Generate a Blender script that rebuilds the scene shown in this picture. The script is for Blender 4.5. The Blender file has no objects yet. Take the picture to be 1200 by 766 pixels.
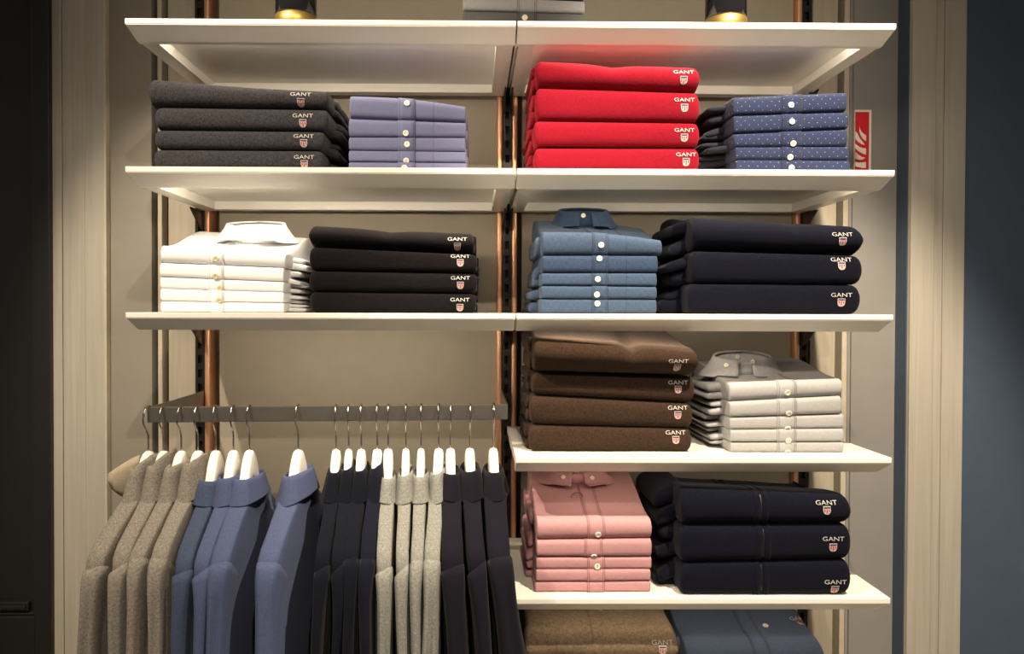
import bpy, bmesh, math, random
from mathutils import Vector, Matrix, noise
from mathutils.bvhtree import BVHTree
PI = math.pi
random.seed(7)
SC = bpy.context.scene
C = SC.collection
# ------------------------------------------------------------------ camera
EYE = 1.55
F, SX, SY = 900.0, -36.0, -8.2
CAM = Vector((0, -1.6, EYE))
_y, _p, _r = .010, .0133, .0031
_R = Vector((math.cos(_y), -math.sin(_y), 0)); _F0 = Vector((math.sin(_y), math.cos(_y), 0)); _Z = Vector((0, 0, 1))
FW = _F0*math.cos(_p) - _Z*math.sin(_p); _U = _F0*math.sin(_p) + _Z*math.cos(_p)
RT = _R*math.cos(_r) + _U*math.sin(_r); UP = _U*math.cos(_r) - _R*math.sin(_r)
cd = bpy.data.cameras.new('camera'); cam = bpy.data.objects.new('camera', cd); C.objects.link(cam)
cd.sensor_width = 36; cd.lens = F/1200*36; cd.shift_x = -SX/1200; cd.shift_y = SY/1200; cd.clip_start = .05
m = Matrix((RT, UP, -FW)).transposed().to_4x4(); m.translation = CAM
cam.matrix_world = m
SC.camera = cam
def ray(px, py):
    return (RT*((px-600-SX)/F) - UP*((py-383-SY)/F) + FW).normalized()
def at(px, py, Y):
    r = ray(px, py); return CAM + r*((Y-CAM.y)/r.y)
# ------------------------------------------------------------------ world, lights, exposure
w = bpy.data.worlds.new('world'); SC.world = w; w.use_nodes = True
w.node_tree.nodes['Background'].inputs[0].default_value = (1.0, .90, .78, 1)
w.node_tree.nodes['Background'].inputs[1].default_value = .10
WARM = (1.0, .85, .65)
def spot(name, loc, target, watts, deg, blend=.35, size=.022, col=WARM):
    l = bpy.data.lights.new(name, 'SPOT'); l.energy = watts; l.spot_size = math.radians(deg); l.spot_blend = blend
    l.shadow_soft_size = size; l.color = col
    o = bpy.data.objects.new(name, l); C.objects.link(o); o.location = loc
    d = Vector(target) - Vector(loc); o.rotation_euler = d.to_track_quat('-Z', 'Y').to_euler()
    return o
LIGHTS = [((-1.15, -.95, 3.0), (-.35, .10, 1.30), 100, 56), ((.20, -2.05, 3.0), (.15, .10, 1.40), 60, 70), ((.75, -.90, 3.0), (.55, .05, 1.15), 165, 58)]
for a, b, c, d in LIGHTS:
    spot('ceiling_spot', a, b, c, d, .8 if d > 65 else .45)
LED_W = {'1L': .8, '1R': .8, '2L': .9, '2R': .30, '3L': 1.1, '3R': .65, '4R': .08, '5R': .05, '6R': .05}
SC.view_settings.view_transform = 'Standard'; SC.view_settings.look = 'None'
SC.view_settings.gamma = 1; SC.view_settings.use_curve_mapping = False
SC.view_settings.exposure = 1.0
# ------------------------------------------------------------------ materials
def nodes(name):
    mt = bpy.data.materials.new(name); mt.use_nodes = True
    nt = mt.node_tree; return mt, nt, nt.nodes['Principled BSDF'], nt.nodes.new, nt.links.new
def rgb(c): return (c[0], c[1], c[2], 1)
def plain(name, col, rough=.5, metal=0, coat=0, var=.06, scale=40, bump=.0):
    mt, nt, b, N, L = nodes(name)
    tc = N('ShaderNodeTexCoord'); n = N('ShaderNodeTexNoise'); n.inputs['Scale'].default_value = scale; n.inputs['Detail'].default_value = 4
    L(tc.outputs['Object'], n.inputs['Vector'])
    r = N('ShaderNodeValToRGB'); L(n.outputs[0], r.inputs[0])
    r.color_ramp.elements[0].position = .3; r.color_ramp.elements[1].position = .7
    r.color_ramp.elements[0].color = rgb([x*(1-var) for x in col]); r.color_ramp.elements[1].color = rgb([min(1, x*(1+var)) for x in col])
    L(r.outputs[0], b.inputs['Base Color'])
    b.inputs['Roughness'].default_value = rough; b.inputs['Metallic'].default_value = metal; b.inputs['Coat Weight'].default_value = coat
    if bump:
        bp = N('ShaderNodeBump'); bp.inputs['Strength'].default_value = bump; bp.inputs['Distance'].default_value = .002
        L(n.outputs[0], bp.inputs['Height']); L(bp.outputs[0], b.inputs['Normal'])
    return mt
def knit(name, col, heather=.35, scale=420, bump=.5, sheen=.04, col2=None):
    """wool or jersey: mottled fibres plus a fine pile"""
    mt, nt, b, N, L = nodes(name)
    tc = N('ShaderNodeTexCoord')
    n = N('ShaderNodeTexNoise'); n.inputs['Scale'].default_value = scale; n.inputs['Detail'].default_value = 3; L(tc.outputs['Object'], n.inputs['Vector'])
    n2 = N('ShaderNodeTexNoise'); n2.inputs['Scale'].default_value = scale*.45; n2.inputs['Detail'].default_value = 5; L(tc.outputs['Object'], n2.inputs['Vector'])
    mx = N('ShaderNodeMath'); mx.operation = 'ADD'; L(n.outputs[0], mx.inputs[0]); L(n2.outputs[0], mx.inputs[1])
    h = N('ShaderNodeMath'); h.operation = 'MULTIPLY'; L(mx.outputs[0], h.inputs[0]); h.inputs[1].default_value = .5
    r = N('ShaderNodeValToRGB'); L(h.outputs[0], r.inputs[0])
    r.color_ramp.elements[0].position = .36; r.color_ramp.elements[1].position = .64
    c2 = col2 or [min(1, x*(1+heather)) for x in col]
    r.color_ramp.elements[0].color = rgb([x*(1-heather) for x in col]); r.color_ramp.elements[1].color = rgb(c2)
    L(r.outputs[0], b.inputs['Base Color']); b.inputs['Roughness'].default_value = .95
    b.inputs['Specular IOR Level'].default_value = .08
    b.inputs['Sheen Weight'].default_value = sheen; b.inputs['Sheen Roughness'].default_value = .5
    bp = N('ShaderNodeBump'); bp.inputs['Strength'].default_value = bump; bp.inputs['Distance'].default_value = .0015
    L(h.outputs[0], bp.inputs['Height']); L(bp.outputs[0], b.inputs['Normal'])
    return mt
def shirting(name, col, streak=.16, dots=None, bump=.25, white=(.8, .8, .8)):
    """woven cotton: threads run along the cloth (UV laid out in metres)"""
    mt, nt, b, N, L = nodes(name)
    uv = N('ShaderNodeUVMap'); mp = N('ShaderNodeMapping'); mp.inputs['Scale'].default_value = (1500, 90, 1); L(uv.outputs[0], mp.inputs[0])
    n = N('ShaderNodeTexNoise'); n.inputs['Scale'].default_value = 1; n.inputs['Detail'].default_value = 2; L(mp.outputs[0], n.inputs['Vector'])
    mp2 = N('ShaderNodeMapping'); mp2.inputs['Scale'].default_value = (110, 1500, 1); L(uv.outputs[0], mp2.inputs[0])
    n2 = N('ShaderNodeTexNoise'); n2.inputs['Scale'].default_value = 1; L(mp2.outputs[0], n2.inputs['Vector'])
    a = N('ShaderNodeMath'); a.operation = 'ADD'; L(n.outputs[0], a.inputs[0]); L(n2.outputs[0], a.inputs[1])
    h = N('ShaderNodeMath'); h.operation = 'MULTIPLY'; h.inputs[1].default_value = .5; L(a.outputs[0], h.inputs[0])
    r = N('ShaderNodeValToRGB'); L(h.outputs[0], r.inputs[0])
    r.color_ramp.elements[0].position = .38; r.color_ramp.elements[1].position = .62
    r.color_ramp.elements[0].color = rgb([x*(1-streak) for x in col]); r.color_ramp.elements[1].color = rgb([min(1, x*(1+streak)) for x in col])
    out = r.outputs[0]
    if dots:
        mp3 = N('ShaderNodeMapping'); mp3.inputs['Rotation'].default_value = (0, 0, PI/4); mp3.inputs['Scale'].default_value = (dots, dots, 1); L(uv.outputs[0], mp3.inputs[0])
        v = N('ShaderNodeTexVoronoi'); v.voronoi_dimensions = '2D'; v.inputs['Scale'].default_value = 1; v.inputs['Randomness'].default_value = .15; L(mp3.outputs[0], v.inputs['Vector'])
        lt = N('ShaderNodeMath'); lt.operation = 'LESS_THAN'; lt.inputs[1].default_value = .05; L(v.outputs['Distance'], lt.inputs[0])
        mi = N('ShaderNodeMix'); mi.data_type = 'RGBA'; L(lt.outputs[0], mi.inputs['Factor']); L(out, mi.inputs[6]); mi.inputs[7].default_value = rgb(white)
        out = mi.outputs[2]
    L(out, b.inputs['Base Color']); b.inputs['Roughness'].default_value = .85; b.inputs['Specular IOR Level'].default_value = .2
    b.inputs['Sheen Weight'].default_value = .08
    bp = N('ShaderNodeBump'); bp.inputs['Strength'].default_value = bump; bp.inputs['Distance'].default_value = .0006
    L(h.outputs[0], bp.inputs['Height']); L(bp.outputs[0], b.inputs['Normal'])
    return mt
def wood(name, col, var=.10, rough=.5, sx=90, sz=2.5):
    mt, nt, b, N, L = nodes(name)
    tc = N('ShaderNodeTexCoord'); mp = N('ShaderNodeMapping'); mp.inputs['Scale'].default_value = (sx, sx, sz); L(tc.outputs['Object'], mp.inputs[0])
    n = N('ShaderNodeTexNoise'); n.inputs['Scale'].default_value = 1; n.inputs['Detail'].default_value = 6; n.inputs['Distortion'].default_value = .6; L(mp.outputs[0], n.inputs['Vector'])
    r = N('ShaderNodeValToRGB'); L(n.outputs[0], r.inputs[0]); r.color_ramp.elements[0].position = .3; r.color_ramp.elements[1].position = .7
    r.color_ramp.elements[0].color = rgb([x*(1-var) for x in col]); r.color_ramp.elements[1].color = rgb([x*(1+var) for x in col])
    L(r.outputs[0], b.inputs['Base Color']); b.inputs['Roughness'].default_value = rough
    bp = N('ShaderNodeBump'); bp.inputs['Strength'].default_value = .12; bp.inputs['Distance'].default_value = .001
    L(n.outputs[0], bp.inputs['Height']); L(bp.outputs[0], b.inputs['Normal'])
    return mt
def lamp(name, col, power):
    mt, nt, b, N, L = nodes(name); b.inputs['Emission Color'].default_value = rgb(col); b.inputs['Emission Strength'].default_value = power
    return mt
MT = dict(
    led=lamp('led strip', WARM, 6.0),
    shelf=plain('cream lacquer', (.83, .80, .73), .28, var=.01, scale=8),
    panel=plain('greige panel', (.33, .29, .225), .55, var=.03, scale=20),
    groove=plain('groove shadow gap', (.13, .115, .09), .7),
    sidewall=plain('grey side wall', (.25, .225, .185), .6, var=.04, scale=12),
    sidewall_r=plain('grey side wall cool', (.25, .24, .225), .6, var=.04, scale=12),
    oak=wood('pale washed oak', (.40, .35, .27)),
    post=wood('washed oak post', (.42, .385, .325), .09),
    trim=plain('pale trim', (.50, .44, .34), .5),
    black=plain('black painted panel', (.011, .010, .009), .45),
    blue=plain('blue wall paint', (.056, .082, .130), .6, var=.04, scale=25),
    floor=wood('pale oak floor boards', (.42, .34, .25), .15, .45),
    ceiling=plain('off white ceiling', (.45, .44, .42), .8),
    steel=plain('dark slotted steel', (.05, .045, .04), .38, .9),
    dark=plain('black slot', (.006, .006, .006), .8),
    copper=plain('brushed copper', (.86, .46, .27), .42, .75, var=.05),
    nickel=plain('brushed nickel', (.25, .23, .20), .36, .9, var=.04),
    chrome=plain('dark chrome wire', (.42, .38, .34), .14, 1),
    hanger=plain('white lacquered wood', (.84, .81, .74), .35, var=.02),
    gold=plain('polished gold', (.62, .43, .13), .45, .95),
    jar=plain('black glass', (.008, .008, .010), .12, 0, .4),
    button=plain('pearl button', (.80, .75, .63), .3, var=.05, scale=200),
    buttonw=plain('ivory button', (.72, .62, .38), .35, var=.05, scale=200),
    hole=plain('button thread', (.30, .27, .22), .7),
    thread=plain('embroidery thread', (.46, .44, .41), .7, var=.05, scale=300),
    crest=plain('crest white', (.50, .40, .37), .7), crestred=plain('crest red', (.42, .035, .045), .7), crestblue=plain('crest blue', (.03, .035, .10), .7),
    signred=plain('fire sign red', (.62, .012, .02), .4, var=.02), signwhite=plain('fire sign white', (.80, .74, .66), .4, var=.02),
    zip=plain('dark zip teeth', (.05, .047, .05), .4, .8), string=plain('dark cord', (.05, .045, .05), .6),
    charcoal=knit('charcoal wool', (.036, .034, .038), .40),
    red=knit('red wool', (.22, .006, .016), .12, sheen=.03),
    aubergine=knit('black aubergine wool', (.0068, .0056, .0068), .3),
    navy=knit('midnight navy wool', (.0042, .0048, .0110), .3),
    brown=knit('chocolate wool', (.037, .0215, .0135), .3),
    taupe=knit('taupe wool', (.16, .115, .075), .3, 300),
    greige=knit('heather greige pique', (.185, .165, .140), .30, 560, col2=(.29, .262, .225)),
    flap=knit('lit heather flap', (.34, .29, .21), .15, 600),  # paler copy of the greige: light on the flap put into its colour
    polo=knit('washed blue pique', (.060, .075, .145), .14, 500, .3),
    polo2=knit('deep washed blue pique', (.046, .062, .110), .14, 500, .3),
    ink=knit('ink blue pique', (.0045, .0056, .0100), .25, 600, .35),
    ink2=knit('ink blue pique lighter', (.006, .0072, .0145), .25, 600, .35),
    silver=knit('light heather grey pique', (.18, .18, .162), .25, 560, col2=(.27, .27, .245)),
    plum=knit('dark plum pique', (.0085, .0075, .0130), .2, 600, .3),
    lavender=shirting('lavender cotton', (.14, .147, .255), .12),
    dotted=shirting('dotted blue cotton', (.021, .030, .076), .10, dots=78, white=(.5, .5, .55)),
    dotted_dark=shirting('dark dotted cotton', (.012, .013, .022), .10, dots=60, white=(.06, .06, .08)),  # darker copy of the dotted cotton, used on the side folds
    white=shirting('white cotton', (.86, .86, .87), .02),
    denim=shirting('light denim', (.048, .078, .136), .34),
    denim_dark=shirting('dark denim', (.031, .055, .108), .34),
    greyshirt=shirting('grey cotton', (.34, .335, .34), .12),
    pink=shirting('pink oxford', (.45, .235, .245), .10),
    indigo=shirting('indigo chambray', (.062, .084, .140), .25),
    slate=shirting('slate cotton', (.10, .10, .10), .1),
    plainblue=shirting('navy cotton', (.03, .035, .08), .1),
)
for k_, c_ in dict(lavender=(.085, .09, .17), dotted=(.014, .018, .04), white=(.62, .60, .56), denim=(.028, .045, .08), greyshirt=(.17, .165, .165), pink=(.25, .12, .125), indigo=(.018, .025, .05), slate=(.04, .04, .04), plainblue=(.015, .018, .04), denim_dark=(.02, .033, .06)).items():
    MT[k_+'_seam'] = plain(k_+' seam', c_, .85, scale=300)
# ------------------------------------------------------------------ object helpers
def link_mesh(name, bm, mat, parent=None, smooth=True, loc=None):
    me = bpy.data.meshes.new(name)
    org = loc if loc is not None else (parent_world(parent) if parent else Vector())
    if org.length: bmesh.ops.translate(bm, verts=bm.verts, vec=-org)
    bm.normal_update(); bm.to_mesh(me); bm.free()
    for mt in (mat if isinstance(mat, (list, tuple)) else [mat]): me.materials.append(MT[mt])
    if smooth:
        me.polygons.foreach_set('use_smooth', [True]*len(me.polygons))
    o = bpy.data.objects.new(name, me); C.objects.link(o)
    if parent: o.parent = parent
    elif loc is not None: o.location = loc
    return o
def parent_world(o):
    v = Vector()
    while o: v += o.location; o = o.parent
    return v
def thing(name, label, cat, loc=(0, 0, 0), group=None):
    o = bpy.data.objects.new(name, None); o.empty_display_size = .05; C.objects.link(o); o.location = loc
    o['label'] = label; o['category'] = cat
    if group: o['group'] = group
    return o
def struct(name, bm, mat, smooth=False):
    o = link_mesh(name, bm, mat, None, smooth); o['kind'] = 'structure'; return o
def box(bm, a, b, bev=0):
    x0, y0, z0 = a; x1, y1, z1 = b
    vs = [bm.verts.new(p) for p in ((x0, y0, z0), (x1, y0, z0), (x1, y1, z0), (x0, y1, z0), (x0, y0, z1), (x1, y0, z1), (x1, y1, z1), (x0, y1, z1))]
    fs = [bm.faces.new([vs[i] for i in f]) for f in ((3, 2, 1, 0), (4, 5, 6, 7), (0, 1, 5, 4), (1, 2, 6, 5), (2, 3, 7, 6), (3, 0, 4, 7))]
    if bev:
        es = list({e for f in fs for e in f.edges})
        bmesh.ops.bevel(bm, geom=es, offset=bev, segments=2, affect='EDGES', profile=.5)
    return vs
def bx(a, b, bev=0):
    bm = bmesh.new(); box(bm, a, b, bev); return bm
def prism(bm, poly, axis, a, b):
    """extrude a polygon: axis X takes (y,z) points, Y takes (x,z), Z takes (x,y)"""
    f = {'X': lambda p, t: (t, p[0], p[1]), 'Y': lambda p, t: (p[0], t, p[1]), 'Z': lambda p, t: (p[0], p[1], t)}[axis]
    A = [bm.verts.new(f(p, a)) for p in poly]; B = [bm.verts.new(f(p, b)) for p in poly]; n = len(poly)
    bm.faces.new(A); bm.faces.new(B[::-1])
    for i in range(n): bm.faces.new((A[i], B[i], B[(i+1) % n], A[(i+1) % n]))
    bmesh.ops.recalc_face_normals(bm, faces=bm.faces)
    return A, B
def loft(bm, loops, closed=True, cap=True, uvs=None):
    rows = [[bm.verts.new(p) for p in lp] for lp in loops]
    n = len(rows[0]); fs = []
    for i in range(len(rows)-1):
        for j in range(n if closed else n-1):
            k = (j+1) % n
            fs.append(bm.faces.new((rows[i][j], rows[i][k], rows[i+1][k], rows[i+1][j])))
    if cap and closed:
        for r in (rows[0], rows[-1]):
            bm.faces.new(r)
    if uvs:
        ly = bm.loops.layers.uv.verify(); idx = {}
        for i, r in enumerate(rows):
            for j, v in enumerate(r): idx[v] = uvs[i][j]
        for f in bm.faces:
            for l in f.loops: l[ly].uv = idx[l.vert]
    bmesh.ops.recalc_face_normals(bm, faces=bm.faces)
    return rows
def tube(bm, pts, r, n=8):
    pts = [Vector(p) for p in pts]; loops = []
    ref = Vector((1, 0, 0))
    for i, p in enumerate(pts):
        t = (pts[min(i+1, len(pts)-1)] - pts[max(i-1, 0)]).normalized()
        a = ref - t*ref.dot(t)
        if a.length < .1: a = Vector((0, 1, 0)) - t*t.y
        a.normalize(); b = t.cross(a); ref = a
        rr = r[i] if isinstance(r, (list, tuple)) else r
        loops.append([p + (a*math.cos(2*PI*k/n) + b*math.sin(2*PI*k/n))*rr for k in range(n)])
    loft(bm, loops)
def lathe(bm, prof, c, n=32):
    loft(bm, [[Vector((c[0]+r*math.cos(2*PI*k/n), c[1]+r*math.sin(2*PI*k/n), c[2]+z)) for k in range(n)] for r, z in prof])
def smoothstep(t): t = max(0, min(1, t)); return t*t*(3-2*t)
# ------------------------------------------------------------------ shelf system dimensions
XL, XC, XR = -.7222, .0879, .8796
ZS = {1: EYE+.5994, 2: EYE+.2945, 3: EYE-.0075, 4: EYE-.3084, 5: EYE-.6047, 6: EYE-.905}
SD = .43       # shelf depth
YW = .455      # panelled wall face
def X(px, Y): return at(px, 374, Y).x
# ------------------------------------------------------------------ the room
FLX = 3.2
H = 3.06
YPL, YPR = .438, .395      # front faces of the left and right posts
struct('floor', bx((-FLX, -3.6, -.02), (FLX, .6, 0)), 'floor')
struct('ceiling', bx((-FLX, -3.6, 3.06), (FLX, .6, 3.10)), 'ceiling')
struct('wall_back', bx((-1.2, .50, 0), (1.4, .58, H)), 'groove')
def wallpanel(name, pa, pb, mat, y0=YW):
    return struct(name, bx((X(pa, y0), y0, 0), (X(pb, y0), .4995, H), .0015), mat)
wallpanel('trim_1', 197.5, 229, 'oak'); wallpanel('trim_2', 949.5, 979, 'oak')
wallpanel('wall_back_left', 257, 583, 'panel'); wallpanel('wall_back_right', 611, 927, 'panel')
wallpanel('trim_3', 185, 190, 'trim', .46); wallpanel('trim_4', 987, 993, 'trim', .46)
wallpanel('wall_left', 112, 178, 'sidewall'); wallpanel('wall_right', 998, 1051, 'sidewall_r'); wallpanel('trim_9', 993.2, 997.8, 'sidewall_r', .462)
def stepped_post(name, bands, mat):
    bm = bmesh.new()
    for a, b, y in bands: box(bm, (X(a, y), y, 0), (X(b, y), .4999, H), .0015)
    return struct(name, bm, mat)
stepped_post('trim_5', [(58.6, 73, YPL-.006), (73.9, 100, YPL-.0045), (99.9, 122.5, YPL-.003)], 'post')
struct('trim_6', bx((X(122.6, YPL), YPL-.003, 0), (X(125.5, YPL), .4999, H), .001), 'trim')
stepped_post('trim_7', [(1064, 1066.5, YPR+.004), (1066.4, 1094, YPR-.004), (1093.9, 1103.5, YPR+.006), (1104.3, 1129.5, YPR+.004)], 'post')
struct('wall_right_reveal', bx((X(1050, YW), YPR+.008, 0), (X(1064, YPR)-.0005, .4999, H)), 'blue')
struct('wall_right_front', bx((X(1129.5, YPR), YPR+.012, 0), (FLX, .50, H)), 'blue')
YB = YPL-.002
struct('wall_left_front', bx((-FLX, YB, 0), (X(58.6, YB), .50, H)), 'black')
bm = bmesh.new()     # black wainscot panel: stile, rail and mouldings
Zb = lambda py: at(20, py, YB).z
box(bm, (X(43.5, YB), YB-.020, 0), (X(58.4, YB-.02), YB+.01, H), .002)
box(bm, (-FLX, YB-.020, 0), (X(43.5, YB), YB+.01, Zb(719)), .002)
box(bm, (X(40, YB), YB-.012, Zb(719)), (X(43.5, YB), YB+.01, H), .003)
box(bm, (-FLX, YB-.012, Zb(719)), (X(40.2, YB), YB+.01, Zb(715.5)), .003)
box(bm, (-FLX, YB-.014, Zb(714)), (X(35, YB), YB+.01, Zb(703)), .003)
box(bm, (-FLX, YB-.019, Zb(711.5)), (X(32.5, YB), YB+.01, Zb(706.5)), .0025)
struct('trim_8', bm, 'black')
# ------------------------------------------------------------------ uprights
def upright(cx, label, strips):
    t = thing('wall_upright', label, 'upright', (cx, SD, 0), 'slotted shelf uprights on the wall')
    hw = .0115; z0, z1 = .25, 2.75
    bm = bmesh.new()
    box(bm, (cx-hw, SD+.004, z0), (cx-hw+.006, .4995, z1)); box(bm, (cx+hw-.006, SD+.004, z0), (cx+hw, .4995, z1))
    z = z0
    while z < z1-.02:
        box(bm, (cx-hw+.006, SD+.005, z), (cx+hw-.006, SD+.0075, z+.017)); z += .038
    link_mesh('slotted_channel', bm, 'steel', t, False)
    link_mesh('slot_backing', bx((cx-hw+.006, SD+.018, z0), (cx+hw-.006, .4995, z1)), 'dark', t, False)
    for a, b in strips:
        bm = bmesh.new(); box(bm, (cx+a, SD+.002, z0), (cx+b, .4995, z1), .0035)
        link_mesh('copper_strip', bm, 'copper', t)
upright(XL, 'slotted steel upright with one copper strip at the left end of the shelves', [(.0118, .0255)])
upright(XC, 'slotted steel upright between two copper strips in the middle of the shelves', [(-.0265, -.0125), (.0125, .0265)])
upright(XR, 'slotted steel upright with one copper strip at the right end of the shelves', [(-.0255, -.0118)])
# ------------------------------------------------------------------ shelves
def shelf(x0, x1, zt, outer, label):
    t = thing('wall_shelf', label, 'shelf', ((x0+x1)/2, SD, zt), 'white shelves on the wall')
    bm = bmesh.new()
    poly = [(0, 0), (0, -.0118), (.036, -.037), (.050, -.037), (.050, -.015), (SD, -.015), (SD, 0)]
    A, B = prism(bm, [(y, zt+z) for y, z in poly], 'X', x0, x1)
    for v in bm.verts:
        if v.co.z < zt-.03:
            if outer == 'L' and abs(v.co.x-x0) < 1e-4: v.co.x += .011
            if outer == 'R' and abs(v.co.x-x1) < 1e-4: v.co.x -= .011
    bmesh.ops.bevel(bm, geom=[e for e in bm.edges if max(v.co.y for v in e.verts) < .06], offset=.0014, segments=2, affect='EDGES')
    link_mesh('board', bm, 'shelf', t, False)
    a = x0 + (.015 if outer == 'L' else .004); b = x1 - (.015 if outer == 'R' else .004)
    for p, q in ((a, a+.036), (b-.036, b)):
        link_mesh('side_rail', bx((p, .0502, zt-.0372), (q, SD, zt-.0152), .001), 'shelf', t, False)
    link_mesh('back_rail', bx((a+.0362, .398, zt-.0372), (b-.0362, SD, zt-.0152), .001), 'shelf', t, False)
    bm = bmesh.new(); box(bm, (a+.06, .0505, zt-.0215), (a+.42 if label.startswith('white shelf under the denim') else b-.06, .0545, zt-.0155)); link_mesh('light_strip', bm, 'led', t, False)  # under the denim shelf the strip is cut short to light the brown sweaters
    l = bpy.data.lights.new('shelf_strip_light', 'AREA'); l.shape = 'RECTANGLE'; l.size = b-a-.12; l.size_y = .006; l.energy = LED_W['%d%s' % ([k for k in ZS if ZS[k] == zt][0], outer)]; l.color = WARM
    lo = bpy.data.objects.new('shelf_strip_light', l); C.objects.link(lo); lo.location = ((a+b)/2, .0555, zt-.0195)
    if label.startswith('white shelf under the denim'): l.size = .36; lo.location.x = a+.24  # lamp added here and shortened to brighten only the top brown sweater
    lo.rotation_euler = Vector((0, .75, -1)).to_track_quat('-Z', 'Y').to_euler()
    for s, xx in ((1, x0), (-1, x1)):      # steel blade under the end of the shelf, hooked into the upright
        bm = bmesh.new(); c = xx + s*.0075
        prism(bm, [(SD+.003, zt-.0375), (SD+.003, zt-.085), (SD-.012, zt-.085), (.345, zt-.0395), (.345, zt-.0375)], 'X', c-.0018, c+.0018)
        link_mesh('bracket', bm, 'steel', t, False)
XCL, XCR = XC-.0016, XC+.0016
shelf(XL, XCL, ZS[1], 'L', 'topmost left white shelf with a gold based black jar on it')
shelf(XCR, XR, ZS[1], 'R', 'topmost right white shelf directly above the red sweaters')
shelf(XL, XCL, ZS[2], 'L', 'white shelf under the charcoal sweaters and lavender shirts')
shelf(XCR, XR, ZS[2], 'R', 'white shelf under the red sweaters and dotted shirts')
shelf(XL, XCL, ZS[3], 'L', 'white shelf under the white shirts, above the clothes rail')
shelf(XCR, XR, ZS[3], 'R', 'white shelf under the denim shirts and navy sweaters')
shelf(XCR, XR, ZS[4], 'R', 'white shelf under the brown sweaters and grey shirts')
shelf(XCR, XR, ZS[5], 'R', 'white shelf under the pink shirts and navy zip cardigans')
shelf(XCR, XR, ZS[6], 'R', 'lowest white shelf under the taupe cardigans and indigo shirts')
# ------------------------------------------------------------------ folded garments
class Fold:
    """a folded garment: a roll at the front, flat below, rising or level on top"""
    def __init__(s, x0, x1, zb, zt, yf, dep=.30, rise=0, rf=None, sq=2.6, rl=.012, rr=.012, seed=0, amp=.0015, dip=None, slope_in=.0, hump=0, lean=0):
        s.x0, s.x1, s.zb, s.zt, s.yf, s.dep, s.rise, s.sq, s.rl, s.rr, s.seed, s.amp, s.dip, s.lean = x0, x1, zb, zt, yf, dep, rise, sq, rl, rr, seed, amp, dip, lean
        h = min(zt[0]-zb[0], zt[1]-zb[1]); s.rf = rf if rf else min(.5*h, .022); s.hump = hump
        s.nf = 14; s.nt = 12; s.nb = 3
    def loop(s, x, off=0, part=False):
        t = (x-s.x0)/(s.x1-s.x0)
        ef = lambda d, r: max(0, 1-(1-min(1, max(0, d)/r))**2.8)**(1/2.8) if r > 0 else 1
        e = min(ef(x-s.x0, s.rl), ef(s.x1-x, s.rr)); e = .20 + .80*e
        zb = s.zb[0]*(1-t)+s.zb[1]*t; zt = s.zt[0]*(1-t)+s.zt[1]*t + s.hump*math.sin(PI*t)
        if s.dip:
            for c, wd, dp in s.dip: zt -= dp*math.exp(-abs((x-c)/wd)**1.4)
        mid = (zb+zt)/2; hh = (zt-zb)/2
        q = 2/s.sq; P = []
        n3 = lambda a, b, c: noise.noise(Vector((a, b, c+s.seed*3.7)))
        yb = s.yf+s.dep
        if not part:
            for i in range(s.nb):
                f = 1-i/s.nb; P.append([yb-(1-f)*(s.dep-s.rf), mid-hh*e])
        for i in range(s.nf+1):
            ph = -PI/2 + PI*i/s.nf; cs = max(0, math.cos(ph)); sn = math.sin(ph)
            y = s.yf + s.rf*(1-cs**q) + (1-e)*.012
            z = mid + hh*e*math.copysign(abs(sn)**q, sn)
            y += s.lean*(z-zb) + s.amp*1.2*n3(x*14, z*30, 1)*cs
            P.append([y, z])
        for i in range(1, s.nt+1):
            f = i/s.nt; y = s.yf+s.rf + (s.dep-s.rf)*f + s.lean*(zt-zb)*(1-f)
            z = mid+hh*e + s.rise*smoothstep(f*1.15)*e + s.amp*2.0*n3(x*11, y*11, 5)*min(1, f*3)*e
            P.append([y, z])
        if off:
            Q = []
            for i, (y, z) in enumerate(P):
                a = P[max(0, i-1)]; b = P[min(len(P)-1, i+1)]; ty, tz = b[0]-a[0], b[1]-a[1]; l = math.hypot(ty, tz) or 1
                Q.append([y - tz/l*off, z + ty/l*off])
            P = Q
        return [Vector((x, y, z)) for y, z in P]
    def xs(s, n=34):
        L = [s.x0+s.rl*f for f in (0, .06, .2, .45, .75)]; R = [s.x1-s.rr*f for f in (.75, .45, .2, .06, 0)]
        a, b = s.x0+s.rl, s.x1-s.rr
        return L+[a+(b-a)*i/n for i in range(n+1)]+R
    def uv(s, loops):
        out = []
        for lp in loops:
            v = 0; r = []
            for i, p in enumerate(lp):
                if i: v += (p-lp[i-1]).length
                r.append((p.x, v))
            out.append(r)
        return out
    def mesh(s, n=34):
        bm = bmesh.new(); lps = [s.loop(x) for x in s.xs(n)]
        loft(bm, lps, uvs=s.uv(lps)); return bm
    def strip(s, xa, xb, off, n=3, i0=0, i1=None):
        bm = bmesh.new(); lps = []
        cols = [(xa, -.0006), (xa, off)] + [(xa+(xb-xa)*k/n, off) for k in range(1, n)] + [(xb, off), (xb, -.0006)]
        for x, o in cols: lps.append(s.loop(x, o if o else 1e-5, True)[i0:i1])
        loft(bm, lps, closed=False, uvs=s.uv(lps)); return bm
def bvh(o):
    vs = [v.co.copy() for v in o.data.vertices]; ofs = parent_world(o)
    return BVHTree.FromPolygons([v+ofs for v in vs], [tuple(p.vertices) for p in o.data.polygons])
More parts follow.
